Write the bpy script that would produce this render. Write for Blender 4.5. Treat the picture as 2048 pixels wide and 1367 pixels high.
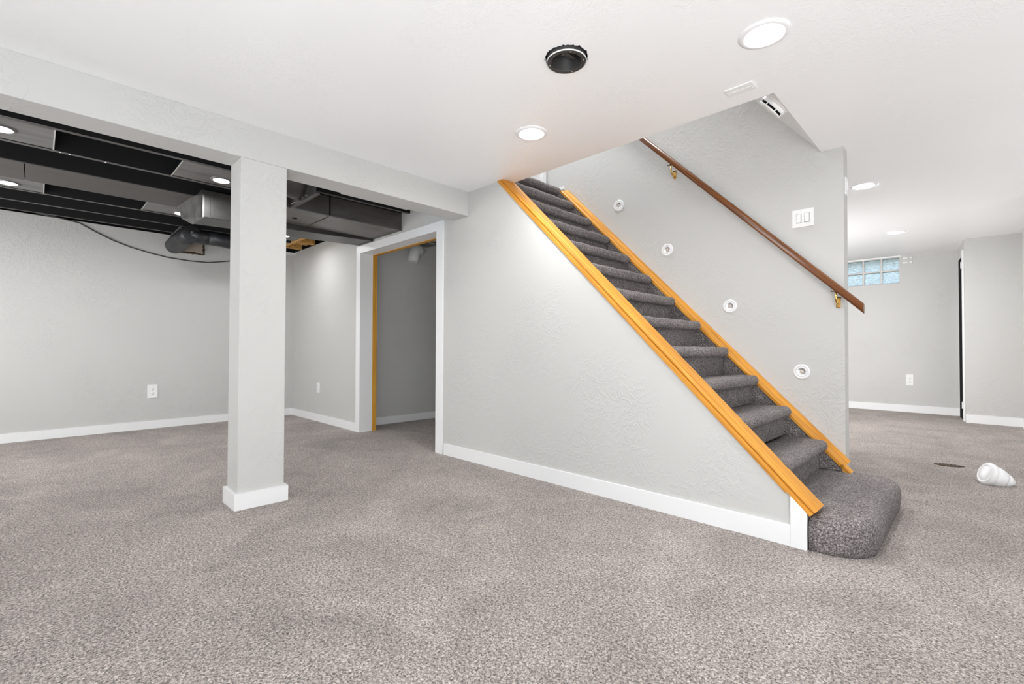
import bpy, bmesh, math, random
from mathutils import Vector, Matrix
random.seed(7)
PI = math.pi
sc = bpy.context.scene
for o in list(bpy.data.objects): bpy.data.objects.remove(o)
COL = sc.collection

# ------------------------------------------------------------------ camera
cam_d = bpy.data.cameras.new('camera'); cam = bpy.data.objects.new('camera', cam_d); COL.objects.link(cam)
cam_d.sensor_width = 36; cam_d.lens = 942.86/2048*36; cam_d.clip_start = .02; cam_d.clip_end = 200
cam.matrix_world = (Matrix.Translation((0, 0, 1.0)) @ Matrix.Rotation(.782223, 4, 'Z')
                    @ Matrix.Rotation(PI/2+.014988, 4, 'X') @ Matrix.Rotation(.003109, 4, 'Z'))
sc.camera = cam

# ------------------------------------------------------------------ view, world, lights
vs = sc.view_settings
vs.view_transform = 'Standard'; vs.look = 'None'; vs.gamma = 1; vs.use_curve_mapping = False
vs.exposure = 0.0
W = bpy.data.worlds.new('world'); sc.world = W; W.use_nodes = True
wn = W.node_tree; bg = wn.nodes['Background']
tc = wn.nodes.new('ShaderNodeTexCoord'); sp = wn.nodes.new('ShaderNodeSeparateXYZ'); cr = wn.nodes.new('ShaderNodeValToRGB')
mp = wn.nodes.new('ShaderNodeMapRange'); mp.inputs[1].default_value = -.5; mp.inputs[2].default_value = .6
wn.links.new(tc.outputs['Generated'], sp.inputs[0]); wn.links.new(sp.outputs[2], mp.inputs[0]); wn.links.new(mp.outputs[0], cr.inputs[0])
e = cr.color_ramp.elements
e[0].position = 0; e[0].color = (.10, .14, .12, 1); e[1].position = 1; e[1].color = (.42, .72, 1, 1)
k = cr.color_ramp.elements.new(.42); k.color = (.16, .22, .20, 1)
k = cr.color_ramp.elements.new(.52); k.color = (.85, .95, 1, 1)
wn.links.new(cr.outputs[0], bg.inputs[0]); bg.inputs[1].default_value = 1.3

LENS = 258.0      # emission of the recessed lenses

def area(name, loc, target, sx, sy, power, col=(1, 1, 1)):
    d = bpy.data.lights.new(name, 'AREA'); d.shape = 'RECTANGLE'; d.size = sx; d.size_y = sy; d.energy = power; d.color = col
    o = bpy.data.objects.new(name, d); COL.objects.link(o); o.location = loc
    o.rotation_euler = (Vector(target)-Vector(loc)).to_track_quat('-Z', 'Y').to_euler()
    return o
area('bounce_fill', (1.2, -1.2, .2), (.9, -.9, 2.4), 3.0, 3.0, 300, (.93, .97, 1))  # added fill: unseen upward panel that brightens the ceiling
area('flash_fill', (1.6, -1.7, 1.5), (-2.5, 2.6, 1.3), 1.8, 1.4, 6)  # added soft fill from behind the camera, no fixture there
area('hall_fill', (-2.9, 6.6, 1.2), (-.6, 8.6, 1.3), 1.2, 1.6, 88)  # added fill for the far room, hidden behind the handrail wall
area('passage_fill', (1.9, 4.4, .3), (1.2, 4.6, 2.5), 1.6, 2.0, 30)  # added upward fill out of view on the right
area('workroom_fill', (-5.4, -1.7, 1.3), (-5.6, 2.0, 1.3), 2.2, 1.4, 55)  # added fill for the left room, placed out of view
area('landing_fill', (-3.12, 3.4, 4.78), (-1.9, 3.5, 2.2), .4, .8, 60)  # added fill high in the stairwell, brightens treads and walls

# ------------------------------------------------------------------ materials
def mat(name, col, rough=.6, metal=0, spec=.5):
    m = bpy.data.materials.new(name); m.use_nodes = True
    b = m.node_tree.nodes['Principled BSDF']
    b.inputs['Base Color'].default_value = (*col, 1); b.inputs['Roughness'].default_value = rough
    b.inputs['Metallic'].default_value = metal; b.inputs['Specular IOR Level'].default_value = spec
    return m, m.node_tree.nodes, m.node_tree.links, b
def coords(n, l, scale=(1, 1, 1), rot=(0, 0, 0)):
    t = n.new('ShaderNodeTexCoord'); g = n.new('ShaderNodeMapping')
    g.inputs['Scale'].default_value = scale; g.inputs['Rotation'].default_value = rot
    l.new(t.outputs['Object'], g.inputs[0]); return g.outputs[0]
def noise(n, l, v, scale, detail=3, rough=.5, dist=0):
    t = n.new('ShaderNodeTexNoise'); t.inputs['Scale'].default_value = scale; t.inputs['Detail'].default_value = detail
    t.inputs['Roughness'].default_value = rough; t.inputs['Distortion'].default_value = dist
    l.new(v, t.inputs['Vector']); return t.outputs['Fac']
def ramp(n, l, f, stops):
    r = n.new('ShaderNodeValToRGB'); el = r.color_ramp.elements
    while len(el) < len(stops): el.new(.5)
    for q, (p, c) in zip(el, stops): q.position = p; q.color = (*c, 1) if len(c) == 3 else c
    l.new(f, r.inputs[0]); return r.outputs[0]
def bump(n, l, b, h, strength, dist, chain=None):
    q = n.new('ShaderNodeBump'); q.inputs['Strength'].default_value = strength; q.inputs['Distance'].default_value = dist
    l.new(h, q.inputs['Height'])
    if chain: l.new(chain, q.inputs['Normal'])
    l.new(q.outputs[0], b.inputs['Normal']); return q.outputs[0]

def plaster(name, col, rough, strength=.35, sc_=7.0, spec=.4):
    m, n, l, b = mat(name, col, rough, 0, spec)
    v = coords(n, l)
    a = noise(n, l, v, sc_, 4, .55, 2.2)
    r = ramp(n, l, a, [(.44, (0, 0, 0)), (.50, (1, 1, 1)), (.56, (.0, .0, .0))])
    msk = noise(n, l, v, 1.7, 2)
    mr = ramp(n, l, msk, [(.40, (0, 0, 0)), (.62, (1, 1, 1))])
    mx = n.new('ShaderNodeMath'); mx.operation = 'MULTIPLY'; l.new(r, mx.inputs[0]); l.new(mr, mx.inputs[1])
    q = bump(n, l, b, mx.outputs[0], strength, .0035)
    f = noise(n, l, v, 70, 3)
    bump(n, l, b, f, strength*.35, .0015, q)
    return m
M = {}
M['wall'] = plaster('wall_paint', (.565, .562, .548), .62, .5)
M['ceiling'] = plaster('ceiling_paint', (.93, .93, .935), .36, .25, 13)
M['trim'] = mat('white_trim', (.84, .845, .85), .38)[0]
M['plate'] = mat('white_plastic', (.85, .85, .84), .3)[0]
M['slot'] = mat('dark_slot', (.12, .12, .12), .6)[0]
M['gypsum'] = mat('gypsum_edge', (.80, .79, .76), .9)[0]
M['white_metal'] = mat('white_enamel', (.86, .86, .87), .32)[0]
M['brass'] = mat('brass', (.78, .50, .16), .22, 1)[0]
M['bronze'] = mat('dark_bronze', (.10, .06, .03), .35, .8)[0]
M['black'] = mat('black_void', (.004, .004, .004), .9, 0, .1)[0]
M['steel'] = mat('steel_screw', (.75, .75, .72), .3, 1)[0]
M['cable'] = mat('cable_sheath', (.05, .05, .05), .5)[0]
M['frost'] = mat('frosted_bulb', (.60, .52, .46), .25)[0]
M['reflector'] = mat('reflector_silver', (.78, .78, .78), .25, .7)[0]

def carpet(name, dark, mid, light, sc_=1.0, bs=1.0):
    m, n, l, b = mat(name, mid, .95, 0, .12)
    v = coords(n, l)
    vo = n.new('ShaderNodeTexVoronoi'); vo.inputs['Scale'].default_value = 150*sc_; vo.inputs['Randomness'].default_value = 1
    l.new(v, vo.inputs['Vector'])
    nz = noise(n, l, v, 118*sc_, 3, .75, .8)
    c1 = ramp(n, l, nz, [(.36, dark), (.50, mid), (.63, light)])
    big = noise(n, l, coords(n, l, (1, 1, 1)), 1.6, 5, .65, .8)
    c2 = ramp(n, l, big, [(.34, (.80, .80, .80)), (.5, (.96, .96, .96)), (.64, (1.12, 1.12, 1.12))])
    mm = n.new('ShaderNodeMix'); mm.data_type = 'RGBA'; mm.blend_type = 'MULTIPLY'; mm.inputs[0].default_value = 1
    l.new(c1, mm.inputs[6]); l.new(c2, mm.inputs[7]); l.new(mm.outputs[2], b.inputs['Base Color'])
    q = bump(n, l, b, nz, .9*bs, .012)
    bump(n, l, b, vo.outputs['Distance'], .5*bs, .006, q)
    b.inputs['Sheen Weight'].default_value = .15; b.inputs['Sheen Roughness'].default_value = .6
    return m
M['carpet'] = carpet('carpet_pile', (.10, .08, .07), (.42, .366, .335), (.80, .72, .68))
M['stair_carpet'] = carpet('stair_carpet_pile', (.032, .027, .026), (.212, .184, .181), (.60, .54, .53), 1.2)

def wood(name, c0, c1, c2, rough, axis=(PI/4), scale=1.0, coat=.3):
    m, n, l, b = mat(name, c1, rough, 0, .5)
    v0 = coords(n, l, (1, 1, 1), (0, -axis, 0))
    g = n.new('ShaderNodeMapping'); g.inputs['Scale'].default_value = (1.0*scale, 26*scale, 30*scale); l.new(v0, g.inputs[0])
    a = noise(n, l, g.outputs[0], 1.6, 5, .6, .5)
    c = ramp(n, l, a, [(.30, c0), (.5, c1), (.70, c2)])
    l.new(c, b.inputs['Base Color']); b.inputs['Coat Weight'].default_value = coat; b.inputs['Coat Roughness'].default_value = .18
    bump(n, l, b, a, .12, .002)
    return m
M['oak'] = wood('honey_oak', (.44, .165, .012), (.66, .285, .032), (.78, .375, .06), .5, PI/4, 1.0, .0)
M['rail'] = wood('dark_stained_wood', (.085, .022, .003), (.17, .05, .006), (.24, .08, .012), .3, PI/4, 1, .25)
M['pine'] = wood('raw_pine', (.38, .18, .04), (.60, .32, .08), (.75, .46, .16), .6, 0, 1, 0)
M['stud'] = wood('amber_stud', (.45, .20, .02), (.62, .30, .03), (.70, .38, .06), .5, PI/2, 1, 0)

def sheet(name, col, rough, metal, var=.35):
    m, n, l, b = mat(name, col, rough, metal, .5)
    a = noise(n, l, coords(n, l, (1, .25, 1)), 9, 5, .6, .4)
    c = ramp(n, l, a, [(.3, tuple(x*(1-var) for x in col)), (.7, tuple(min(1, x*(1+var)) for x in col))])
    l.new(c, b.inputs['Base Color'])
    f = noise(n, l, coords(n, l), 25, 3)
    bump(n, l, b, f, .1, .003)
    return m
M['galv'] = sheet('galvanised_panel', (.20, .195, .19), .42, .5)
M['duct'] = sheet('painted_duct', (.060, .057, .054), .38, .3)
M['duct_side'] = sheet('brown_grey_duct', (.115, .105, .095), .36, .4, .3)
M['duct_pipe'] = sheet('black_painted_duct', (.03, .031, .034), .42, .2)
M['panned'] = sheet('panned_sheet', (.10, .093, .087), .6, .2, .1)
M['joist_edge'] = sheet('lit_grey_joist_edge', (.10, .095, .09), .6, 0, .25)  # undersides of the black joists: light on them put into a paler grey
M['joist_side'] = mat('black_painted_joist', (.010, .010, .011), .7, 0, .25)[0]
M['deck'] = mat('black_painted_deck', (.006, .006, .007), .8, 0, .2)[0]
M['can'] = sheet('black_can', (.035, .033, .032), .5, .1)
M['dirt'] = sheet('rusty_edge', (.06, .035, .015), .8, 0, .6)
M['block'] = sheet('bare_block', (.42, .36, .30), .9, 0, .12)

def emis(name, col, s):
    m = bpy.data.materials.new(name); m.use_nodes = True; n = m.node_tree.nodes; l = m.node_tree.links
    n.remove(n['Principled BSDF']); q = n.new('ShaderNodeEmission'); q.inputs[0].default_value = (*col, 1); q.inputs[1].default_value = s
    l.new(q.outputs[0], n['Material Output'].inputs[0]); return m
M['lens'] = emis('lit_lens', (1, 1, 1), LENS)

def glass_block():
    m, n, l, b = mat('glass_block', (.92, .98, 1.0), .03, 0, .5)
    b.inputs['Transmission Weight'].default_value = 1; b.inputs['IOR'].default_value = 1.25
    v = coords(n, l)
    a = noise(n, l, v, 26, 3, .5, 2.4)
    bump(n, l, b, a, 1.0, .03)
    return m
M['glass'] = glass_block()
M['mortar'] = mat('mortar', (.66, .64, .62), .8)[0]

# ------------------------------------------------------------------ geometry helpers
def quad_box(bm, x0, y0, z0, x1, y1, z1, bev=0):
    vs_ = [bm.verts.new(p) for p in ((x0, y0, z0), (x1, y0, z0), (x1, y1, z0), (x0, y1, z0), (x0, y0, z1), (x1, y0, z1), (x1, y1, z1), (x0, y1, z1))]
    fs = [bm.faces.new([vs_[i] for i in f]) for f in ((3, 2, 1, 0), (4, 5, 6, 7), (0, 1, 5, 4), (1, 2, 6, 5), (2, 3, 7, 6), (3, 0, 4, 7))]
    if bev:
        es = list({e for f in fs for e in f.edges})
        bmesh.ops.bevel(bm, geom=es, offset=bev, segments=2, profile=.5, affect='EDGES')
    return vs_
def link(name, bm, m, parent=None, smooth=False):
    me = bpy.data.meshes.new(name); bmesh.ops.recalc_face_normals(bm, faces=bm.faces[:]); bm.to_mesh(me); bm.free()
    if isinstance(m, (list, tuple)):
        for q in m: me.materials.append(M[q])
    else: me.materials.append(M[m])
    if smooth:
        for p in me.polygons: p.use_smooth = True
    o = bpy.data.objects.new(name, me); COL.objects.link(o)
    if parent is not None: o.parent = parent
    return o
def box(name, a, b_, m, parent=None, bev=0, off=None):
    bm = bmesh.new()
    if off is None: off = parent_off(parent)
    a = [a[i]-off[i] for i in range(3)]; b_ = [b_[i]-off[i] for i in range(3)]
    quad_box(bm, *a, *b_, bev); return link(name, bm, m, parent)
def parent_off(p):
    if p is None: return (0, 0, 0)
    v = Vector((0, 0, 0)); q = p
    while q is not None: v += q.location; q = q.parent
    return tuple(v)
def prism(name, pts, axis, a0, a1, m, parent=None, bev=0, smooth=False):
    """pts: list of 2D points, extruded along axis from a0 to a1 (world coordinates)"""
    off = parent_off(parent); bm = bmesh.new()
    def P(u, v, a):
        p = {'x': (a, u, v), 'y': (u, a, v), 'z': (u, v, a)}[axis]
        return tuple(p[i]-off[i] for i in range(3))
    A = [bm.verts.new(P(u, v, a0)) for u, v in pts]; B = [bm.verts.new(P(u, v, a1)) for u, v in pts]
    n = len(pts); bm.faces.new(A); bm.faces.new(list(reversed(B)))
    for i in range(n): bm.faces.new((A[i], B[i], B[(i+1) % n], A[(i+1) % n]))
    if bev: bmesh.ops.bevel(bm, geom=bm.edges[:], offset=bev, segments=2, affect='EDGES')
    return link(name, bm, m, parent, smooth)
def lathe(bm, prof, mtx=Matrix(), seg=40, cap0=False, cap1=False, mi=0):
    rings = []
    for r, z in prof:
        rings.append([bm.verts.new(mtx @ Vector((r*math.cos(2*PI*i/seg), r*math.sin(2*PI*i/seg), z))) for i in range(seg)])
    for a, b_ in zip(rings, rings[1:]):
        for i in range(seg):
            f = bm.faces.new((a[i], a[(i+1) % seg], b_[(i+1) % seg], b_[i])); f.material_index = mi; f.smooth = True
    if cap0: f = bm.faces.new(rings[0]); f.material_index = mi
    if cap1: f = bm.faces.new(rings[-1]); f.material_index = mi
def tube(bm, pts, r, seg=12, cap=True):
    rings = []; pts = [Vector(p) for p in pts]
    up = None
    for i, p in enumerate(pts):
        d = (pts[min(i+1, len(pts)-1)]-pts[max(i-1, 0)]).normalized()
        if up is None:
            up = d.orthogonal().normalized()
        up = (up-d*up.dot(d)).normalized(); s = d.cross(up)
        rr = r[i] if isinstance(r, (list, tuple)) else r
        rings.append([bm.verts.new(p+rr*(up*math.cos(2*PI*k/seg)+s*math.sin(2*PI*k/seg))) for k in range(seg)])
    for a, b_ in zip(rings, rings[1:]):
        for k in range(seg):
            f = bm.faces.new((a[k], a[(k+1) % seg], b_[(k+1) % seg], b_[k])); f.smooth = True
    if cap: bm.faces.new(rings[0]); bm.faces.new(rings[-1])
def sweep(bm, sec, p0, p1, v_up, v_side):
    """section (s,u) swept from p0 to p1"""
    A = [bm.verts.new(Vector(p0)+Vector(v_side)*s+Vector(v_up)*u) for s, u in sec]
    B = [bm.verts.new(Vector(p1)+Vector(v_side)*s+Vector(v_up)*u) for s, u in sec]
    bm.faces.new(A); bm.faces.new(B)
    n = len(sec)
    for i in range(n): bm.faces.new((A[i], A[(i+1) % n], B[(i+1) % n], B[i]))
def thing(name, label, cat, loc=(0, 0, 0), group=None):
    o = bpy.data.objects.new(name, None); COL.objects.link(o); o.location = loc; o.empty_display_size = .1
    tag(o, label, cat, group); return o
def tag(o, label, cat, group=None):
    o['label'] = label; o['category'] = cat
    if group: o['group'] = group
    return o
def struct(o): o['kind'] = 'structure'; return o

# ------------------------------------------------------------------ key dimensions
D = 2.7325; YO = 2.844; YW = 3.935; ZC = 2.4165; XB = -3.270; XB2 = -3.487; ZB = 2.198
XR = -.796; XE = -.665; YF = 9.95; SL = .991
def farx(y): return -7.25-(y+.26)*.05
def cz(y): return ZC if y < 4.1 else min(ZC+(y-4.1)*(.135/4.97), ZC+.135)

# ------------------------------------------------------------------ floor
bm = bmesh.new(); quad_box(bm, -8, -3.2, -.15, 3.2, 10.4, 0)
floor = struct(link('floor', bm, 'carpet'))

# ------------------------------------------------------------------ main ceiling with the ragged hole
HX, HY, HR = -1.42, 1.800, .103
bm = bmesh.new()
def rect(x0, y0, x1, y1):
    ys = [y for y in (y0, 4.1, 9.07, y1) if y0 <= y <= y1]; ys = sorted(set(ys))
    for a, b_ in zip(ys, ys[1:]):
        bm.faces.new([bm.verts.new(p) for p in ((x0, a, cz(a)), (x0, b_, cz(b_)), (x1, b_, cz(b_)), (x1, a, cz(a)))])
h = .15
rect(XB2, -3.2, HX-h, YO); rect(HX+h, -3.2, 3.2, YO); rect(HX-h, -3.2, HX+h, HY-h); rect(HX-h, HY+h, HX+h, YO)
rect(XR, YO, 3.2, 4.1); rect(-3.3, 4.06, XR, 4.1); rect(-3.3, 4.1, 3.2, 10.4)
N = 96; ring = []; sq = []; up = []
for i in range(N):
    a = 2*PI*i/N; c, s = math.cos(a), math.sin(a); r = HR+random.uniform(-.002, .005)+(.007 if i % 11 == 3 else 0)
    ring.append(bm.verts.new((HX+r*c, HY+r*s, ZC))); up.append(bm.verts.new((HX+r*c, HY+r*s, ZC+.016)))
    t = h/max(abs(c), abs(s)); sq.append(bm.verts.new((HX+t*c, HY+t*s, ZC)))
for i in range(N):
    j = (i+1) % N
    bm.faces.new((sq[i], ring[i], ring[j], sq[j])); f = bm.faces.new((ring[i], up[i], up[j], ring[j])); f.material_index = 1
# drywall edge round the stair opening
for p, q in (((-3.4, YO), (XR, YO)), ((XR, YO), (XR, YW))):
    bm.faces.new([bm.verts.new(v) for v in ((*p, ZC), (*q, ZC), (*q, ZC+.02), (*p, ZC+.02))])
ceiling = struct(link('ceiling', bm, ['ceiling', 'gypsum']))

# black can in the hole
t = thing('ceiling_duct_opening', 'round black open can hanging through a ragged hole in the white ceiling', 'ceiling opening', (HX, HY, ZC))
bm = bmesh.new()
lathe(bm, [(.094, .16), (.094, -.014), (.091, -.020), (.074, -.020), (.072, -.016), (.070, .03), (.062, .04), (.062, .15)], seg=64)
lathe(bm, [(.001, .15), (.062, .15)], seg=64)
link('can', bm, 'can', t)
bm = bmesh.new(); lathe(bm, [(.0945, -.012), (.0965, -.013), (.0965, -.018), (.0945, -.019)], seg=64); link('rim', bm, 'gypsum', t)
bm = bmesh.new(); quad_box(bm, -.014, -.061, .02, .004, .055, .12, .002); quad_box(bm, .012, -.02, .01, .020, .061, .13, .002)
link('bracket', bm, 'duct', t)
bm = bmesh.new(); tube(bm, [(-.045, -.01, .03), (-.01, 0, .025), (.012, .004, .035)], .0022, 8); tube(bm, [(.02, .05, .06), (.045, .02, .05), (.055, -.02, .06)], .002, 8); link('wire', bm, 'steel', t)
bm = bmesh.new()
for a in (.5, 1.9, 3.6, 4.6, 5.6):
    x, y = .083*math.cos(a), .083*math.sin(a); lathe(bm, [(.0001, -.0225), (.0022, -.0215), (.0026, -.0195)], Matrix.Translation((x, y, 0)), 8)
link('screw', bm, 'steel', t)
bm = bmesh.new(); quad_box(bm, HX-.2, HY-.2, ZC+.162, HX+.2, HY+.2, ZC+.17)
for a_, b2 in (((-.2, -.2), (.2, -.19)), ((-.2, .19), (.2, .2)), ((-.2, -.19), (-.19, .19)), ((.19, -.19), (.2, .19))): quad_box(bm, HX+a_[0], HY+a_[1], ZC+.001, HX+b2[0], HY+b2[1], ZC+.162)
o = link('ceiling_hole_light_block', bm, 'black', ceiling)  # box added above the hole to keep sky light from leaking in

# ------------------------------------------------------------------ walls
zt = ZC+.30
walltop = .276+SL*(-.692)
def zcap(x): return .276+SL*(-.692-x)
XT = -.692-(ZC-.276)/SL
wall_stair = struct(prism('wall_stair', [(-7.42, 0), (-5.27, 0), (-5.27, 2.15), (-3.728, 2.15), (-3.728, 0), (-.622, 0), (-.622, zcap(-.622)), (XT, ZC), (XB2, ZC), (XB2, 2.452), (-7.42, 2.452)], 'y', D, YO, 'wall'))
wall_handrail = struct(prism('wall_handrail', [(-3.5, 0), (XE, 0), (XE, 2.4165), (XR, 2.4165), (XR, 5.0), (-3.5, 5.0)], 'y', YW, YW+.12, 'wall'))
struct(prism('wall_upper', [(-3.6, ZC+.02), (XR, ZC+.02), (XR, 5.0), (-3.6, 5.0)], 'y', D, YO-.001, 'wall'))
# sloping soffit over the foot of the stairs
ms = -1.206
zs = lambda x: ZC+ms*(x-XR)
struct(prism('ceiling_soffit', [(XR, ZC), (XR+.1, ZC+.02), (XR+.1, 5.0), (-2.9, 5.0), (-2.9, zs(-2.9))], 'y', YO, YW, 'ceiling'))
struct(prism('ceiling_landing', [(-3.6, 4.9), (-2.85, 4.9), (-2.85, 5.0), (-3.6, 5.0)], 'y', YO, YW, 'ceiling'))
# landing door wall
struct(prism('wall_landing', [(YO, 2.5), (YW, 2.5), (YW, 5.0), (3.83, 5.0), (3.83, 2.705), (2.95, 2.705), (2.95, 5.0), (YO, 5.0)], 'x', -3.5, -3.39, 'wall'))
# left room
struct(prism('wall_left', [(farx(-1.9), -1.9), (farx(D), D), (farx(D)-.12, D+.1), (farx(-1.9)-.12, -1.9)], 'z', 0, 2.44, 'wall'))
struct(box('wall_workroom_back', (-7.5, -2.02, 0), (XB2, -1.9, 2.7), 'wall'))
struct(prism('wall_workroom_upper', [(-7.8, 2.452), (XB2, 2.452), (XB2, 2.75), (-7.8, 2.75)], 'y', D+.06, YO, 'deck'))
struct(box('wall_workroom_sill', (-7.6, -1.9, 2.44), (-7.46, D, 2.75), 'deck'))
# beyond camera
struct(box('wall_back', (-3.5, -3.2, 0), (3.2, -3.08, zt), 'wall'))
struct(box('wall_right', (3.08, -3.2, 0), (3.2, 6.6, zt), 'wall'))
struct(box('wall_return', (.40, 6.5, 0), (3.2, 6.62, zt), 'wall'))
struct(box('wall_hall', (.40, 6.62, 0), (.52, 10.0, zt), 'wall'))
struct(box('wall_far_left', (-3.42, 4.055, 0), (-3.3, 10.1, zt), 'wall'))
# pier with the dark doorway in its side
struct(prism('wall_pier', [(-.232, YF), (-.148, 9.10), (.40, 9.10), (.40, YF)], 'z', 0, zt, 'wall'))
# window wall : opening X -1.905..-.925, z 2.10..2.53
wx0, wx1, wz0, wz1 = -1.905, -.925, 2.105, 2.535
struct(prism('wall_window', [(-3.42, 0), (.4, 0), (.4, zt), (wx1, zt), (wx1, wz0), (wx0, wz0), (wx0, zt), (-3.42, zt)], 'y', YF, YF+.2, 'wall'))

# glass block window
win = struct(thing('window_1', 'x', 'x', ((wx0+wx1)/2, YF+.05, wz0)))
del win['label']; del win['category']
bw = (wx1-wx0)/4; bh = (wz1-wz0)/2; g = .012
for i in range(4):
    for j in range(2):
        x0 = wx0+i*bw+g; z0 = wz0+j*bh+g
        box('glass_block', (x0, YF+.025, z0), (x0+bw-2*g, YF+.105, z0+bh-2*g), 'glass', win, .012)
bm = bmesh.new(); off = parent_off(win)
for i in range(5):
    x = wx0+i*bw; quad_box(bm, x-g*.9-off[0], YF+.035-off[1], wz0-off[2], x+g*.9-off[0], YF+.095-off[1], wz1-off[2])
for j in range(3):
    z = wz0+j*bh; quad_box(bm, wx0-off[0], YF+.036-off[1], z-g*.9-off[2], wx1-off[0], YF+.094-off[1], z+g*.9-off[2])
link('mortar_grid', bm, 'mortar', win)
box('window_frame', (wx0-.01, YF-.004, wz1-.004), (wx1+.01, YF+.03, wz1+.03), 'trim', win)

# dark doorway in the pier (seen nearly edge on)
def px(y): return -.232+(YF-y)*(.084/.85)
door2 = struct(thing('door_2', 'x', 'x', (px(9.5), 9.5, 0))); del door2['label']; del door2['category']
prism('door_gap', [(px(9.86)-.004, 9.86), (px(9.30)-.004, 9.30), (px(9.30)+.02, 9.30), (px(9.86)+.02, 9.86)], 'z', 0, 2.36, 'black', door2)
prism('casing', [(px(9.30)-.016, 9.30), (px(9.22)-.016, 9.22), (px(9.22)+.01, 9.22), (px(9.30)+.01, 9.30)], 'z', 0, 2.42, 'trim', door2)
for z in (2.18, .17): box('hinge', (px(9.36)-.022, 9.32, z), (px(9.36), 9.46, z+.09), 'white_metal', door2, .002)

# ------------------------------------------------------------------ beam and column
beam = thing('ceiling_beam', 'grey painted boxed beam running across the ceiling above the column', 'beam', (XB2, 0, ZB))
box('beam_casing', (XB2, -1.95, ZB), (XB, D, ZC), 'wall', beam, .003)
prism('beam_notch', [(XB2-.02, ZB), (XB2, ZB), (XB2, ZB+.02), (XB2-.02, ZB+.02)], 'y', 1.64, D-.5, 'wall', beam)
colm = thing('column', 'square grey painted support column with a white base on the carpet', 'column', ((XB+XB2)/2, 1.02, 0))
box('shaft', (XB2, .882, 0), (XB, 1.158, ZB), 'wall', colm, .004)
b = .0205
bm = bmesh.new(); off = parent_off(colm)
for a_, c_ in (((XB2-b, .882-b), (XB+b, .882)), ((XB2-b, 1.158), (XB+b, 1.158+b)), ((XB2-b, .882), (XB2, 1.158)), ((XB, .882), (XB+b, 1.158))):
    quad_box(bm, a_[0]-off[0], a_[1]-off[1], 0, c_[0]-off[0], c_[1]-off[1], .10)
link('base_trim', bm, 'trim', colm)

# ------------------------------------------------------------------ baseboards
bh_, bt = .098, .014
def base(name, pts2, h_=bh_):
    o = struct(prism(name, pts2, 'z', 0, h_, 'trim'))
    return o
base('baseboard_stair', [(-3.61, D-bt), (-.694, D-bt), (-.694, D), (-3.61, D)], .106)
base('baseboard_alcove', [(farx(D), D-bt), (-5.36, D-bt), (-5.36, D), (farx(D), D)])
base('baseboard_left', [(farx(-1.9), -1.9), (farx(D), D), (farx(D)+bt, D), (farx(-1.9)+bt, -1.9)])
base('baseboard_far', [(-3.3, YF-bt), (px(YF), YF-bt), (px(YF), YF), (-3.3, YF)], .115)
base('baseboard_pier', [(-.15, 9.10-bt), (.40, 9.10-bt), (.40, 9.10), (-.15, 9.10)], .115)
base('baseboard_hall', [(.40-bt, 6.6), (.40, 6.6), (.40, 9.09), (.40-bt, 9.09)], .115)
base('baseboard_wall_end', [(XE, YW+.02), (XE+bt, YW+.02), (XE+bt, YW+.134), (-3.3, YW+.134), (-3.3, YW+.12), (XE, YW+.12)])

# ------------------------------------------------------------------ closet and its door frame
CX = -5.62; CY = 4.09
struct(prism('wall_closet', [(CX-.1, YO), (CX, YO), (CX, CY), (-3.55, CY), (-3.55, CY+.1), (CX-.1, CY+.1)], 'z', 0, 2.46, 'wall'))
struct(box('wall_closet_right', (-3.62, YO, 0), (-3.55, CY, 2.46), 'wall'))
cl = struct(box('ceiling_closet', (CX-.1, YO, 2.46), (-3.5, CY+.1, 2.50), 'wall'))
base('baseboard_closet', [(CX, YO+.08), (CX+bt, YO+.08), (CX+bt, CY-bt), (-3.62, CY-bt), (-3.62, CY), (CX, CY)])
dr = struct(thing('door_1', 'x', 'x', (-4.5, D, 0))); del dr['label']; del dr['category']
cw = .102; x0, x1, zd = -5.262, -3.737, 2.142
prism('casing', [(x0-cw, 0), (x0, 0), (x0, zd), (x1, zd), (x1, 0), (x1+cw, 0), (x1+cw, zd+.088), (x0-cw, zd+.088)], 'y', D-.018, D, 'trim', dr, 0)
prism('jamb', [(x0-.012, 0), (x0, 0), (x0, zd), (x1, zd), (x1, 0), (x1+.012, 0), (x1+.012, zd+.01), (x0-.012, zd+.01)], 'y', D, 2.878, 'trim', dr)
o = prism('stud_frame', [(x0-.02, 0), (x0+.004, 0), (x0+.004, zd-.004), (x1-.004, zd-.004), (x1-.004, 0), (x1+.03, 0), (x1+.03, zd+.05), (x0-.02, zd+.05)], 'y', 2.878, 2.935, 'stud', dr)
o['label'] = 'unpainted amber wood inner frame of the doorway'
# closet fitting
t = thing('closet_duct', 'white elbow pipe with flat flange hanging near the closet ceiling', 'pipe', (-5.52, 3.62, 2.46))
bm = bmesh.new(); tube(bm, [(-.06, .16, -.10), (-.03, .10, -.075), (0, .02, -.12), (.01, 0, -.2), (.01, -.01, -.27)], [.07, .075, .078, .076, .066], 20); link('elbow', bm, 'white_metal', t)
bm = bmesh.new(); quad_box(bm, -.09, -.12, -.012, .13, .30, 0, .004); link('flange', bm, 'galv', t)
t = box('closet_cable', (0, 0, 0), (.01, .01, .01), 'cable')
bpy.data.objects.remove(t)
bm = bmesh.new(); tube(bm, [(CX+.01, 2.95, 2.45), (-5.3, 3.3, 2.445), (-5.25, 4.08, 2.45)], .008, 8)
tag(link('cable', bm, 'cable'), 'thin black cable running along the closet ceiling behind the white pipe', 'cable')

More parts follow.
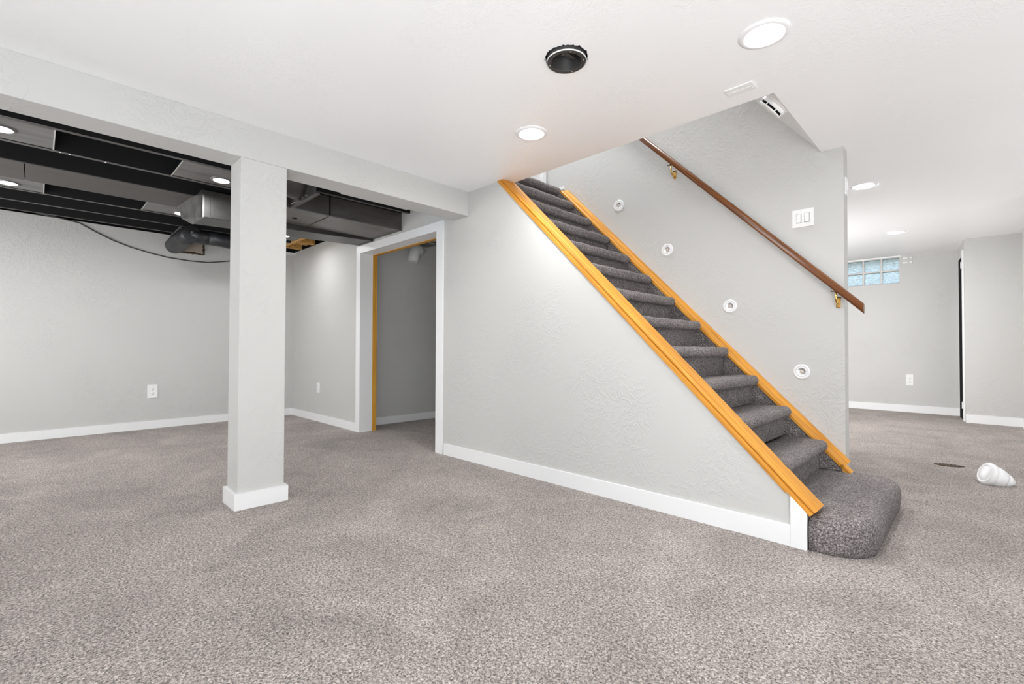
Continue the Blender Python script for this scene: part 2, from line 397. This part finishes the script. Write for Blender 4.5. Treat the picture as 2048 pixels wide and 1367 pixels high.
# ------------------------------------------------------------------ left room: open joist ceiling
cell = struct(box('ceiling_workroom', (-7.8, -1.95, 2.68), (XB2, D+.1, 2.74), 'deck'))
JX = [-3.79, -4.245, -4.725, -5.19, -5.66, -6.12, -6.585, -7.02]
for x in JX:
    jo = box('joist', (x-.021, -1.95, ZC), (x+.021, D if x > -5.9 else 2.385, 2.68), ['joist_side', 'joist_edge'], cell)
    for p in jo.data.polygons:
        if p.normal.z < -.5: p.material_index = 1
def panel(name, xa, xb, ya, yb, z=ZC+.004, m='galv', lab=None):
    o = box(name, (xa, ya, z), (xb, yb, z+.006), m, cell)
    if lab: o['label'] = lab
    return o
panel('light_panel', -4.70, -4.266, -1.95, .062); panel('light_panel', -4.70, -4.266, .757, 1.55)
panel('light_panel', -6.099, -5.70, -1.95, .022); panel('light_panel', -6.099, -5.70, .732, 1.50)
panel('light_panel', -6.45, -5.70, 1.75, 2.37)
for (xa, xb, y) in ((-4.70, -4.266, .062), (-4.70, -4.266, .757), (-6.099, -5.70, .022), (-6.099, -5.70, .732)):
    box('panel_edge', (xa, y-.004, ZC-.001), (xb, y+.004, ZC+.004), 'steel', cell)
panel('return_air_panel', -5.705, -5.17, -1.95, -.093, ZC-.006, 'panned'); panel('return_air_panel', -5.705, -5.17, -.087, 2.2, ZC-.006, 'panned')
box('rim_board', (-7.45, -1.95, 2.44), (-7.36, D, 2.68), 'deck', cell)
# raw wood by the alcove wall
bm = bmesh.new(); quad_box(bm, -6.95, 2.385, 2.425, -5.75, 2.44, 2.46); o = link('wood_strip', bm, 'pine', cell); o['label'] = 'unpainted orange wood strip above the alcove'
for i, x in enumerate((-7.16, -6.93, -6.70, -6.47, -6.24, -6.01)):
    o = box('wood_blocking', (x, 2.44, 2.46+.03*(i % 2)), (x+.07, 2.735, 2.56+.03*(i % 2)), 'pine', cell)
box('alcove_top_plate', (farx(2.0)-.02, 2.2, 2.405), (farx(2.6)+.05, D, 2.44), 'trim', cell)
for p in ((-4.73, .15), (-4.73, .35), (-4.72, .10), (-3.92, 2.0)):
    bm = bmesh.new(); lathe(bm, [(.0001, -.006), (.005, -.004), (.006, 0)], Matrix.Translation((p[0], p[1], ZC)), 8); link('screw', bm, 'steel', cell)

# trunk ducts
t = thing('trunk_duct', 'long black rectangular duct ending at the wall above the closet doorway', 'duct', (-4.67, 1.9, 2.26))
prism('duct_section', [(-4.96, 2.262), (-4.385, 2.262), (-4.385, 2.45), (-4.96, 2.45)], 'y', 1.36, 1.944, 'duct_side', t, .004)
prism('duct_section', [(-4.96, 2.262), (-4.385, 2.262), (-4.385, 2.45), (-4.96, 2.45)], 'y', 1.952, D, 'duct_side', t, .004)
prism('seam_band', [(-4.40, 2.264), (-4.381, 2.264), (-4.381, 2.449), (-4.40, 2.449)], 'y', 1.941, 1.951, 'black', t)
prism('hem', [(-4.392, 2.257), (-4.380, 2.257), (-4.380, 2.267), (-4.392, 2.267)], 'y', 1.36, D, 'galv', t)
bm = bmesh.new(); quad_box(bm, -4.72+4.67, 1.72-1.9, -.0025, -4.69+4.67, 1.76-1.9, .001); link('inspection_hole', bm, 'black', t)
t = thing('return_duct', 'dark duct box dropping below the joists beside the column', 'duct', (-5.15, 1.9, 2.2))
bm = bmesh.new(); off = parent_off(t)
def q8(y0, z0, y1, z1, xa=-5.33, xb=-4.985, ztop=ZC+.02):
    return [(xa, y0, z0), (xb, y0, z0), (xb, y1, z1), (xa, y1, z1), (xa, y0, ztop), (xb, y0, ztop), (xb, y1, ztop), (xa, y1, ztop)]
v = [bm.verts.new(tuple(p[i]-off[i] for i in range(3))) for p in q8(1.03, 2.186, D, 2.245)]
for f in ((3, 2, 1, 0), (4, 5, 6, 7), (0, 1, 5, 4), (1, 2, 6, 5), (2, 3, 7, 6), (3, 0, 4, 7)): bm.faces.new([v[i] for i in f])
bmesh.ops.bevel(bm, geom=bm.edges[:], offset=.004, segments=1, affect='EDGES'); link('duct_box', bm, 'duct', t)
bm = bmesh.new()
tp = [(-5.66, .96, ZC), (-5.2, 1.0, ZC), (-4.975, 1.035, 2.39), (-4.975, 1.035, 2.183), (-5.33, 1.022, 2.183), (-5.60, .99, 2.28)]
A = [bm.verts.new(tuple(p[i]-off[i] for i in range(3))) for p in tp]; B = [bm.verts.new((p[0]-off[0], p[1]+.014-off[1], p[2]-off[2])) for p in tp]
bm.faces.new(A); bm.faces.new(B)
for i in range(6): bm.faces.new((A[i], B[i], B[(i+1) % 6], A[(i+1) % 6]))
link('end_boot', bm, 'galv', t)
for y in (1.10, 1.13): prism('standing_seam', [(-4.99, 2.19), (-4.976, 2.19), (-4.976, ZC), (-4.99, ZC)], 'y', y, y+.008, 'duct', t)

# round takeoff near the trunk
t = thing('round_takeoff_duct', 'fat round black pipe with flat collar on the side of the trunk duct', 'duct', (-4.16, 1.6, 2.34))
bm = bmesh.new(); tube(bm, [(.03, -.01, .10), (.03, -.06, .10), (.03, -.12, .105), (.03, -.17, .13), (.03, -.20, .18), (.03, -.21, .28)], [.165, .165, .165, .16, .155, .15], 28); link('elbow', bm, 'duct', t)
bm = bmesh.new(); quad_box(bm, -.225, -.026, -.085, .33, -.014, .09, .003); link('collar', bm, 'duct', t)
bm = bmesh.new(); quad_box(bm, -.22, -.02, -.083, .34, .012, -.072, .002); link('flange', bm, 'panned', t)
for q in (-.15, -.10, .02, .08, .16):
    bm = bmesh.new(); lathe(bm, [(.0001, -.006), (.004, -.004), (.005, 0)], Matrix.Translation((q, -.028, -.06)) @ Matrix.Rotation(-PI/2, 4, 'X'), 8); link('screw', bm, 'steel', t)

# duct elbow coming out of the left wall
t = thing('wall_duct_elbow', 'black pipe elbow coming out of a cut hole in the left room wall', 'duct', (-7.30, 1.22, 2.32))
bm = bmesh.new(); tube(bm, [(-.05, .0, -.01), (.25, .0, -.01), (.58, .0, .0), (.80, .03, .01)], [.100, .100, .098, .095], 28); link('boot', bm, 'duct_pipe', t)
bm = bmesh.new(); tube(bm, [(.72, -.02, .005), (.72, .20, .0)], .083, 28); link('collar', bm, 'duct_pipe', t)
bm = bmesh.new(); tube(bm, [(.72, .19, .0), (.72, .36, -.004), (.72, .43, -.01), (.73, .52, .0), (.73, .9, .01)], [.079, .079, .082, .086, .08], 28); link('flexible_pipe', bm, 'duct_pipe', t)
bm = bmesh.new(); quad_box(bm, .02, -.055, .09, .62, -.035, .115, .003); link('seam_strip', bm, 'galv', t)
bm = bmesh.new()
for q in ((.42, .0), (.455, .012), (.49, -.01)): tube(bm, [(.72+.083, q[0], .01+q[1]), (.72+.06, q[0]+.02, -.05), (.72+.01, q[0]-.02, -.085)], .004, 6)
link('crease', bm, 'black', t)
bm = bmesh.new(); lathe(bm, [(.0001, .006), (.005, .004), (.006, 0)], Matrix.Translation((.80, .03, .03)) @ Matrix.Rotation(PI/2, 4, 'Y'), 8); link('screw', bm, 'steel', t)
# cut hole
XH = farx(1.35)
t = thing('wall_cutout', 'brown edged cut-out showing bare block under the black pipe elbow', 'wall opening', (XH, 1.43, 2.28))
bm = bmesh.new(); quad_box(bm, 0, -.12, -.02, .003, .10, .16); link('bare_block', bm, 'block', t)
bm = bmesh.new()
prev = []
for i in range(13): tube(bm, [(.004, -.15+i*.021, -.035+random.uniform(-.006, .006)), (.004, -.15+(i+1)*.021, -.035+random.uniform(-.006, .006))], .011+random.uniform(-.003, .004), 8)
for i in range(8): tube(bm, [(.004, .115+random.uniform(-.004, .004), -.03+i*.022), (.004, .115+random.uniform(-.004, .004), -.008+i*.022)], .012+random.uniform(-.003, .003), 8)
link('ragged_edge', bm, 'dirt', t)

# cable hanging along the left wall
cp = [(-.02, 2.455), (.10, 2.45), (.32, 2.42), (.46, 2.345), (.61, 2.275), (.78, 2.22), (.966, 2.178), (1.15, 2.15), (1.383, 2.137), (1.6, 2.145), (1.83, 2.195), (2.1, 2.30)]
bm = bmesh.new(); tube(bm, [(farx(y)+.012, y, z) for y, z in cp], .007, 8)
tag(link('wall_cable', bm, 'cable'), 'thin dark cable sagging across the upper left room wall', 'cable')
# thin pipe next to the beam
bm = bmesh.new(); tube(bm, [(-3.93, -1.8, 2.40), (-3.93, 1.04, 2.40)], .016, 12)
o = link('conduit_pipe', bm, 'duct', None); tag(o, 'thin black pipe running beside the beam under the dark joists', 'pipe')
for y in (.72, .83):
    bm = bmesh.new(); tube(bm, [(-3.93, y, 2.40), (-3.93, y+.035, 2.40)], .022, 12); link('coupling', bm, 'duct', o)

# ------------------------------------------------------------------ recessed lights
def rl(name, x, y, z, R, r, lab, grp, out=False, m='white_metal'):
    t = thing(name, lab, 'ceiling light', (x, y, z), grp)
    bm = bmesh.new(); lathe(bm, [(R, 0), (R-.002, -.005), (R-.012, -.009), (r+.006, -.010), (r, -.007), (r-.001, -.0035)], seg=48); link('trim_ring', bm, m, t)
    bm = bmesh.new(); lathe(bm, [(.0001, -.0045), (r+.001, -.0045)], seg=48); link('lens', bm, 'lens', t)
    return t
G1 = 'recessed lights in the white ceiling'
rl('recessed_light', -.677, 2.28, ZC, .105, .076, 'lit round recessed light with wide trim, nearest at top right of the ceiling', G1)
rl('recessed_light', -2.078, 2.267, ZC, .105, .076, 'lit round recessed light between the black can hole and the stair opening', G1)
rl('recessed_light', -.716, 5.09, cz(5.09), .100, .076, 'lit round recessed light just right of the handrail wall end', G1)
rl('recessed_light', -.751, 7.75, cz(7.75), .100, .076, 'lit round recessed light farthest away, in front of the glass block window', G1)
for x, y, lb in ((.9, -1.9, 'unseen round recessed light added behind the camera, close to the back wall'), (2.6, -.6, 'unseen round recessed light added behind the camera, close to the right wall')):  # unseen fixtures added to put more light into the room
    rl('recessed_light', x, y, cz(y), .105, .076, lb, G1)
G2 = 'recessed lights under the black joists'
zl = ZC+.004
rl('recessed_light', -4.49, -.19, zl, .082, .058, 'lit recessed light in the grey panel at the left edge, nearer one', G2, m='galv')
rl('recessed_light', -4.545, 1.078, zl, .082, .058, 'lit recessed light in the grey panel just left of the column', G2, m='galv')
rl('recessed_light', -5.935, -.20, zl, .082, .058, 'lit recessed light at the left edge, farther one below the wide grey sheet', G2, m='galv')
rl('recessed_light', -5.977, 1.055, zl, .082, .058, 'lit recessed light beside the duct drop, above the black elbow', G2, m='galv')
rl('recessed_light', -6.20, 2.17, zl, .082, .058, 'lit recessed light behind the column beside the raw wood strip', G2, m='galv')

# ------------------------------------------------------------------ ceiling plate and vent on soffit
t = thing('ceiling_cover_plate', 'small blank white rectangular cover plate on the ceiling by the stair opening', 'cover plate', (-.914, 2.672, ZC))
bm = bmesh.new(); quad_box(bm, -.072, -.042, -.007, .072, .042, 0, .002); link('plate', bm, 'plate', t)
bm = bmesh.new(); quad_box(bm, -.060, -.004, -.009, .060, .034, -.006, .001); link('raised_panel', bm, 'plate', t)
xs = -.862
t = thing('smoke_alarm', 'white round smoke alarm with black side slots on the sloping soffit above the stairs', 'smoke alarm', (xs, 3.13, zs(xs)))
t.rotation_euler = (0, -math.atan(ms)+PI, 0)
bm = bmesh.new(); lathe(bm, [(.088, 0), (.088, .008), (.084, .011), (.080, .012)], seg=48, cap1=True); link('mounting_base', bm, 'plate', t)
bm = bmesh.new(); lathe(bm, [(.080, .012), (.081, .030), (.078, .033)], seg=48, cap1=True); link('body', bm, 'plate', t)
bm = bmesh.new(); lathe(bm, [(.070, .033), (.070, .045)], seg=48); link('sensing_chamber', bm, 'black', t)
bm = bmesh.new()
for i in range(7):
    a = 2*PI*i/7+.25; lathe(bm, [(.004, .033), (.004, .045)], Matrix.Translation((.074*math.cos(a), .074*math.sin(a), 0)), 6)
link('slot_ribs', bm, 'plate', t)['kind'] = 'stuff'
bm = bmesh.new(); lathe(bm, [(.078, .045), (.079, .049), (.070, .056), (.03, .060), (.0001, .060)], seg=48); lathe(bm, [(.0001, .045), (.078, .045)], seg=48); link('front_cover', bm, 'plate', t)

# ------------------------------------------------------------------ stairs
RISE, RUN, Z0, XN = .21, .2165, .18, -.735
stair = thing('staircase', 'grey carpeted staircase with honey wood side caps rising to the left', 'staircase', (-.9, 3.3, 0))
ys0, ys1 = YO, 3.845
# carpeted far stringer
def capz(x): return .587+1.0*(-1.038-x)
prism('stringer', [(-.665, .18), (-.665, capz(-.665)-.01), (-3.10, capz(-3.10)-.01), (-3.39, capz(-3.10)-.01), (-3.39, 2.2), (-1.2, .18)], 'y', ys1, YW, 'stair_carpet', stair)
so = parent_off(stair)
def tread(kk, x_nose, ztop, depth, ya, yb):
    # rounded nose slab: profile in x-z, ends rounded in y
    th_, r = .074, .036
    prof = []
    for i in range(9):
        a = -PI/2+PI*i/8; prof.append((x_nose-r+r*math.cos(a), ztop-th_/2+ (th_/2)*math.sin(a)))
    prof = prof+[(x_nose-depth, ztop), (x_nose-depth, ztop-th_)]
    bm = bmesh.new(); ny = 14; rows = []
    for j in range(ny+1):
        f = j/ny; y = ya+(yb-ya)*f
        e_ = max(0, (abs(yb-y)-0)); k_ = min(1, e_/.045); sh = (1-math.sqrt(max(0, 1-(1-k_)**2)))
        wob = .002*math.sin(j*1.7+kk)
        rows.append([bm.verts.new((px_-so[0]-(.03*sh if i < 9 else 0)+(wob if i < 9 else 0), y-so[1], (pz-(ztop-th_/2))*(1-.35*sh)+(ztop-th_/2)+wob)) for i, (px_, pz) in enumerate(prof)])
    for a_, b2 in zip(rows, rows[1:]):
        for i in range(len(prof)):
            j = (i+1) % len(prof); f = bm.faces.new((a_[i], b2[i], b2[j], a_[j])); f.smooth = i < 9
    bm.faces.new(rows[0]); bm.faces.new(rows[-1])
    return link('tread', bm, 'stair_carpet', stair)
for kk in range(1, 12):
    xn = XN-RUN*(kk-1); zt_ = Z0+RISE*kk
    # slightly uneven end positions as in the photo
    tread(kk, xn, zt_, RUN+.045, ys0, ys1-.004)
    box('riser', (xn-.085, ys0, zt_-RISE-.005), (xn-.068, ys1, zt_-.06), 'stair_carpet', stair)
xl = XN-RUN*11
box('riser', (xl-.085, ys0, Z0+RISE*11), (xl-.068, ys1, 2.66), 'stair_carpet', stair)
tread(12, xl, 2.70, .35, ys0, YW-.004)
# bottom step: rounded block
def rounded(x0, y0, x1, y1, rn, rf, seg=10):
    pts = [(x0, y0)]
    for i in range(seg+1):
        a = -PI/2+PI/2*i/seg; pts.append((x1-rn+rn*math.cos(a), y0+rn+rn*math.sin(a)))
    for i in range(seg+1):
        a = PI/2*i/seg; pts.append((x1-rf+rf*math.cos(a), y1-rf+rf*math.sin(a)))
    pts.append((x0, y1)); return pts
bm = bmesh.new()
lev = [(0, .0), (.02, -.004), (.08, -.010), (.12, -.008), (.145, .002), (.162, .014), (.174, .032), (.180, .060)]
rows = []
base_pts = rounded(-.615, 2.730, -.368, 3.945, .19, .13)
cxm, cym = -.9, 3.33
for z, ins in lev:
    row = []
    for i, (x, y) in enumerate(base_pts):
        last = len(base_pts)-1
        if i == 0 or i == last: xx, yy = x, y+(ins if i == 0 else -ins)
        else:
            if y < 3.0: nc = (x-(-.558), y-(2.92))
            elif y > 3.7: nc = (x-(-.498), y-3.815)
            L = math.hypot(*nc); xx, yy = x-ins*nc[0]/L, y-ins*nc[1]/L
        row.append(bm.verts.new((xx-so[0], yy-so[1], z)))
    rows.append(row)
for a_, b2 in zip(rows, rows[1:]):
    for i in range(len(a_)-1): f = bm.faces.new((a_[i], a_[i+1], b2[i+1], b2[i])); f.smooth = True
bm.faces.new(rows[-1]); bm.faces.new(rows[0]); bm.faces.new([r[0] for r in rows]+[r[-1] for r in reversed(rows)])
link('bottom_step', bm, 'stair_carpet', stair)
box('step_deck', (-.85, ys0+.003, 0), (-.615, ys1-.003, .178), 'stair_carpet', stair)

# near cap: moulded board on top of the knee wall
dx, dz = 1/math.hypot(1, SL), -SL/math.hypot(1, SL)
vup = (-dz*1.0, 0, dx)           # perpendicular to slope, upwards
xa_, xb_ = XT-.03, -.598
za_, zb_ = zcap(xa_), zcap(xb_)
sec = [(-.016, -.012), (-.016, .004), (-.006, .010), (-.014, .014), (-.018, .020), (-.016, .028), (-.008, .034), (.020, .032), (.028, .036), (.118, .036), (.126, .030), (.126, .0), (.108, -.012)]
bm = bmesh.new(); sweep(bm, [(s, u-.004) for s, u in sec], (xa_-so[0], D-so[1], za_), (xb_-so[0], D-so[1], zb_), vup, (0, 1, 0))
link('near_cap', bm, 'oak', stair)['label'] = 'wide honey oak cap board on the near knee wall'
bm = bmesh.new(); sweep(bm, [(-.012, -.026), (-.012, -.012), (0, -.010), (0, -.030)], (xa_-so[0], D-so[1], za_), (-.70-so[0], D-so[1], zcap(-.70)), vup, (0, 1, 0))
link('cove_moulding', bm, 'oak', stair)
# far cap
xf0, xf1 = -3.10, -.625
bm = bmesh.new()
secf = [(-.012, -.012), (-.014, .006), (-.006, .014), (.030, .018), (.050, .026), (.060, .034), (.070, .038), (.088, .040), (.088, -.012)]
sweep(bm, secf, (xf0-so[0], ys1-so[1], capz(xf0)), (XE+.002-so[0], ys1-so[1], capz(XE+.002)), (.7071, 0, .7071), (0, 1, 0))
link('far_cap', bm, 'oak', stair)['label'] = 'narrow moulded honey wood cap along the handrail wall'
bm = bmesh.new(); sweep(bm, [(-.012, -.012), (-.014, .006), (-.006, .014), (.030, .018), (.04, -.012)], (XE-.01-so[0], ys1-so[1], capz(XE-.01)), (xf1-so[0], ys1-so[1], capz(xf1)), (.7071, 0, .7071), (0, 1, 0)); link('far_cap_end', bm, 'oak', stair)
box('stringer_end', (-.665, ys1-.01, .178), (-.648, ys1+.045, .212), 'pine', stair)

# white post at the foot of the knee wall
struct(prism('trim_1', [(-.694, 0), (-.6215, 0), (-.6215, zcap(-.6215)-.022), (-.694, zcap(-.694)-.022)], 'y', D-.020, D, 'trim'))

# ------------------------------------------------------------------ handrail
hr = thing('handrail', 'dark stained wooden handrail on brass brackets sloping down the stair wall', 'handrail', (-1.5, YW-.075, 2.25))
ho = parent_off(hr)
bm = bmesh.new()
sec = []
for i in range(20):
    a = 2*PI*i/20; s = math.sin(a); c = math.cos(a)
    sec.append((.022*math.copysign(abs(c)**.75, c)*(1 if s > -.3 else .82), .024*math.copysign(abs(s)**.8, s)))
yh = YW-.075
z1 = 1.292; x1_ = -.545; x0_ = -3.0; z0_ = z1+(x1_-x0_)*1.006
for (xx, zz) in ((x0_, z0_), (x1_, z1)): pass
A = []; B = []
for s, u in sec:
    w = u*1.414   # plumb cut ends
    A.append(bm.verts.new((x0_-ho[0], yh+s-ho[1], z0_-.005+w-ho[2]))); B.append(bm.verts.new((x1_-ho[0], yh+s-ho[1], z1-.017+w-ho[2])))
n = len(sec); bm.faces.new(A); bm.faces.new(B)
for i in range(n): f = bm.faces.new((A[i], A[(i+1) % n], B[(i+1) % n], B[i])); f.smooth = True
link('rail', bm, 'rail', hr)
def bracket(x, zr):
    # zr: underside of rail at this x
    bm = bmesh.new(); b0 = (x-ho[0], 0, zr-ho[2])
    yy = YW-ho[1]
    quad_box(bm, b0[0]-.014, yy-.007, b0[2]-.105, b0[0]+.014, yy, b0[2]-.035, .004)
    tube(bm, [(b0[0], yy-.005, b0[2]-.088), (b0[0]+.001, yy-.035, b0[2]-.085), (b0[0], 0-.0, b0[2]-.060), (b0[0]-.002, 0, b0[2]-.002)], [.009, .0085, .007, .006], 12)
    o = link('bracket', bm, 'brass', hr)
    bm = bmesh.new(); quad_box(bm, b0[0]-.03, -.008, b0[2]+.000, b0[0]+.004, .008, b0[2]+.006, .001)
    link('bracket_saddle', bm, 'bronze', o); bm = bmesh.new()
    quad_box(bm, b0[0]-.015, yy-.010, b0[2]-.040, b0[0]+.018, yy-.002, b0[2]-.033, .001)
    link('bracket_collar', bm, 'bronze', o)
def under(x): return z1-.017+(x1_-x)*1.006-.030
for x in (-.700, -1.895): bracket(x, under(x))

# ------------------------------------------------------------------ lights set in the handrail wall
labs = ['white step light highest up the stair wall, below the handrail', 'white step light second from the top of the stairs', 'white step light second from the foot of the stairs', 'white step light nearest the foot of the stairs, above the far cap']
for (x, z), lb in zip(((-2.464, 2.386), (-1.968, 1.885), (-1.431, 1.351), (-.927, .841)), labs):
    t = thing('step_light', lb, 'wall light', (x, YW, z), 'step lights along the stair wall')
    R = Matrix.Rotation(PI/2, 4, 'X')
    bm = bmesh.new(); lathe(bm, [(.0545, 0), (.054, .005), (.050, .008), (.040, .009), (.0385, .006)], R, 40); link('outer_ring', bm, 'white_metal', t)
    bm = bmesh.new(); lathe(bm, [(.0385, .004), (.037, .008), (.033, .0095), (.027, .0085), (.0255, .002), (.022, .0015)], R, 40); link('inner_ring', bm, 'white_metal', t)
    bm = bmesh.new(); lathe(bm, [(.0255, .0035), (.018, .0010), (.010, .0006)], R, 32); link('reflector', bm, 'reflector', t)
    bm = bmesh.new(); lathe(bm, [(.0001, .006), (.007, .0055), (.012, .003), (.0135, .0006)], R, 24); link('bulb', bm, 'frost', t)

# ------------------------------------------------------------------ switches and outlets
def plate_local(bm, w, h_, d): quad_box(bm, -w/2, -d, -h_/2, w/2, 0, h_/2, .0022)
def outlet(loc, rz, w, h_, lab):
    t = thing('wall_outlet', lab, 'outlet', loc, 'white wall outlets'); t.rotation_euler = (0, 0, rz)
    bm = bmesh.new(); plate_local(bm, w, h_, .007); link('cover_plate', bm, 'plate', t)
    for s in (1, -1):
        zc_ = s*h_*.16
        bm = bmesh.new(); lathe(bm, [(.0001, .0095), (w*.155, .0092), (w*.165, .007)], Matrix.Translation((0, 0, zc_)) @ Matrix.Rotation(PI/2, 4, 'X'), 20); r_ = link('receptacle', bm, 'plate', t)
        bm = bmesh.new()
        quad_box(bm, -w*.075, -.0102, zc_, -w*.05, -.0090, zc_+h_*.055); quad_box(bm, w*.05, -.0102, zc_, w*.075, -.0090, zc_+h_*.055)
        quad_box(bm, -w*.028, -.0102, zc_-h_*.07, w*.028, -.0090, zc_-h_*.035)
        link('slots', bm, 'slot', r_)
    bm = bmesh.new(); lathe(bm, [(.0001, .0085), (.0025, .008), (.003, .007)], Matrix.Rotation(PI/2, 4, 'X'), 8); link('screw', bm, 'steel', t)
outlet((farx(1.015), 1.015, .463), PI/2+.05, .104, .166, 'white duplex outlet low on the wall left of the column')
outlet((-6.466, D, .462), 0, .092, .138, 'white duplex outlet low on the alcove wall between column and doorway')
outlet((-.815, YF, .52), 0, .092, .18, 'white duplex outlet on the far wall under the glass block window')
t = thing('light_switch', 'white double rocker switch plate on the stair wall above the handrail', 'switch', (-.9125, YW, 1.963))
bm = bmesh.new(); plate_local(bm, .138, .130, .008); link('cover_plate', bm, 'plate', t)
for s in (-1, 1):
    bm = bmesh.new(); quad_box(bm, s*.026-.0185, -.0095, -.036, s*.026+.0185, -.006, .036, .001); fr = link('rocker_frame', bm, 'white_metal', t)
    bm = bmesh.new(); quad_box(bm, s*.026-.0168, -.0102, -.0335, s*.026+.0168, -.009, .0335); link('gap', bm, 'slot', fr)
    bm = bmesh.new(); v = quad_box(bm, s*.026-.0145, -.013, -.031, s*.026+.0145, -.008, .031, 0)
    for q in v:
        if q.co.y < -.0125 and q.co.z*s > 0: q.co.y = -.0165
    link('rocker', bm, 'plate', fr)
t = thing('door_chime', 'small glossy white plate on the narrow end of the handrail wall', 'wall plate', (XE, 3.995, 2.15))
bm = bmesh.new(); quad_box(bm, 0, -.030, -.062, .008, .030, .062, .003); link('cover_plate', bm, 'plate', t)
bm = bmesh.new(); quad_box(bm, .008, -.010, -.03, .014, .012, .03, .002); link('toggle', bm, 'white_metal', t)
# small plate right of window, its glare highlights built as white bars
t = thing('wall_plate', 'small pale plate with glare highlights shaped as white bars beside the glass block window', 'wall plate', (-.83, YF, 2.46))
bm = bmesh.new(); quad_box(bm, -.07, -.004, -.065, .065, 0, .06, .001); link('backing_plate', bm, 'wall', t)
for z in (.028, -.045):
    bm = bmesh.new(); quad_box(bm, -.062, -.010, z, .0, -.004, z+.024, .001); link('glare_bar', bm, 'plate', t)
    bm = bmesh.new(); quad_box(bm, .028, -.010, z, .055, -.004, z+.026, .001); link('glare_bar', bm, 'plate', t)

# ------------------------------------------------------------------ landing door
door3 = struct(thing('door_3', 'x', 'x', (-3.42, 3.39, 2.70))); del door3['label']; del door3['category']
box('casing', (-3.39, 3.83, 2.705), (-3.372, 3.925, 4.85), 'trim', door3, .003)
box('casing_bead', (-3.372, 3.85, 2.705), (-3.364, 3.87, 4.85), 'trim', door3)
box('casing_bead', (-3.372, 3.895, 2.705), (-3.364, 3.91, 4.85), 'trim', door3)
box('casing', (-3.39, 2.85, 2.705), (-3.372, 2.95, 4.85), 'trim', door3, .003)
box('jamb', (-3.44, 3.80, 2.705), (-3.39, 3.83, 4.85), 'trim', door3)
box('stile', (-3.43, 3.66, 2.72), (-3.395, 3.795, 4.8), 'trim', door3, .004)
box('stile', (-3.43, 2.95, 2.72), (-3.395, 3.07, 4.8), 'trim', door3, .004)
box('bottom_rail', (-3.43, 3.07, 2.72), (-3.395, 3.66, 2.775), 'trim', door3, .004)
box('door_glass', (-3.418, 3.07, 2.775), (-3.412, 3.66, 4.8), 'glass', door3)
box('threshold', (-3.42, 2.85, 2.70), (-3.36, 3.925, 2.712), 'bronze', door3)
prism('wall_base_strip', [(3.3, 0), (3.3, .001)], 'z', 0, 1, 'trim') if False else None
struct(box('baseboard_landing', (-3.39, YW-.012, 2.70), (-3.13, YW, 2.735), 'trim'))

# ------------------------------------------------------------------ things on the carpet
t = thing('floor_vent', 'small dark slotted vent sunk in the carpet of the far room', 'vent', (-.205, 5.60, 0))
t.rotation_euler = (0, 0, math.radians(8))
bm = bmesh.new(); n_ = 18
o_ = [bm.verts.new((.095*math.cos(2*PI*i/n_)*(1+random.uniform(-.08, .08)), .055*math.sin(2*PI*i/n_)*(1+random.uniform(-.1, .1)), .004)) for i in range(n_)]
u_ = [bm.verts.new((v.co.x*1.02, v.co.y*1.02, -.004)) for v in o_]
bm.faces.new(o_)
for i in range(n_): bm.faces.new((o_[i], o_[(i+1) % n_], u_[(i+1) % n_], u_[i]))
link('grille', bm, 'dirt', t)
bm = bmesh.new()
for i in range(6): quad_box(bm, -.07+i*.024, -.03, .004, -.062+i*.024, .03, .0065)
link('slats', bm, 'bronze', t)

# white cone fitting lying on its side
tipw, R0, L0 = .012, .085, .205
t = thing('cone_fitting', 'white plastic cone-shaped fitting with ribbed rim lying on the carpet', 'fitting', (.022, 5.03, 0))
KS = .86
fw = Vector((-.705, .709, 0)); rt = Vector((.709, .705, 0))
alpha = math.asin((R0-tipw)/L0)
ax = Vector((math.cos(.52), math.sin(.52), 0))
axis = (ax*math.cos(alpha)+Vector((0, 0, -1))*math.sin(alpha)).normalized()
q = axis.to_track_quat('Z', 'Y').to_matrix().to_4x4()
c0 = Vector((0, 0, R0*math.cos(alpha)))
Mx = Matrix.Translation(c0) @ q
bm = bmesh.new(); lathe(bm, [(.0001, -.016), (.045, -.016), (.062, -.012), (.068, -.010)], Mx @ Matrix.Scale(KS, 4), 48); link('face_disc', bm, 'white_metal', t)
bm = bmesh.new(); lathe(bm, [(.068, -.010), (.072, -.013), (.084, -.012), (.093, -.006), (.098, .0), (.099, .012), (.096, .028), (.090, .034)], Mx @ Matrix.Scale(KS, 4), 48); link('rim', bm, 'white_metal', t)
bm = bmesh.new(); lathe(bm, [(.090, .034), (.080, .037), (.080, .043), (.088, .048), (.084, .08), (.075, .11), (.068, .128), (.062, .132)], Mx @ Matrix.Scale(KS, 4), 48); link('body', bm, 'white_metal', t)
bm = bmesh.new(); lathe(bm, [(.062, .132), (.052, .134), (.052, .139), (.060, .144), (.052, .165), (.036, .190), (.016, .212), (.0001, .216)], Mx @ Matrix.Scale(KS, 4), 48); link('tip', bm, 'white_metal', t)
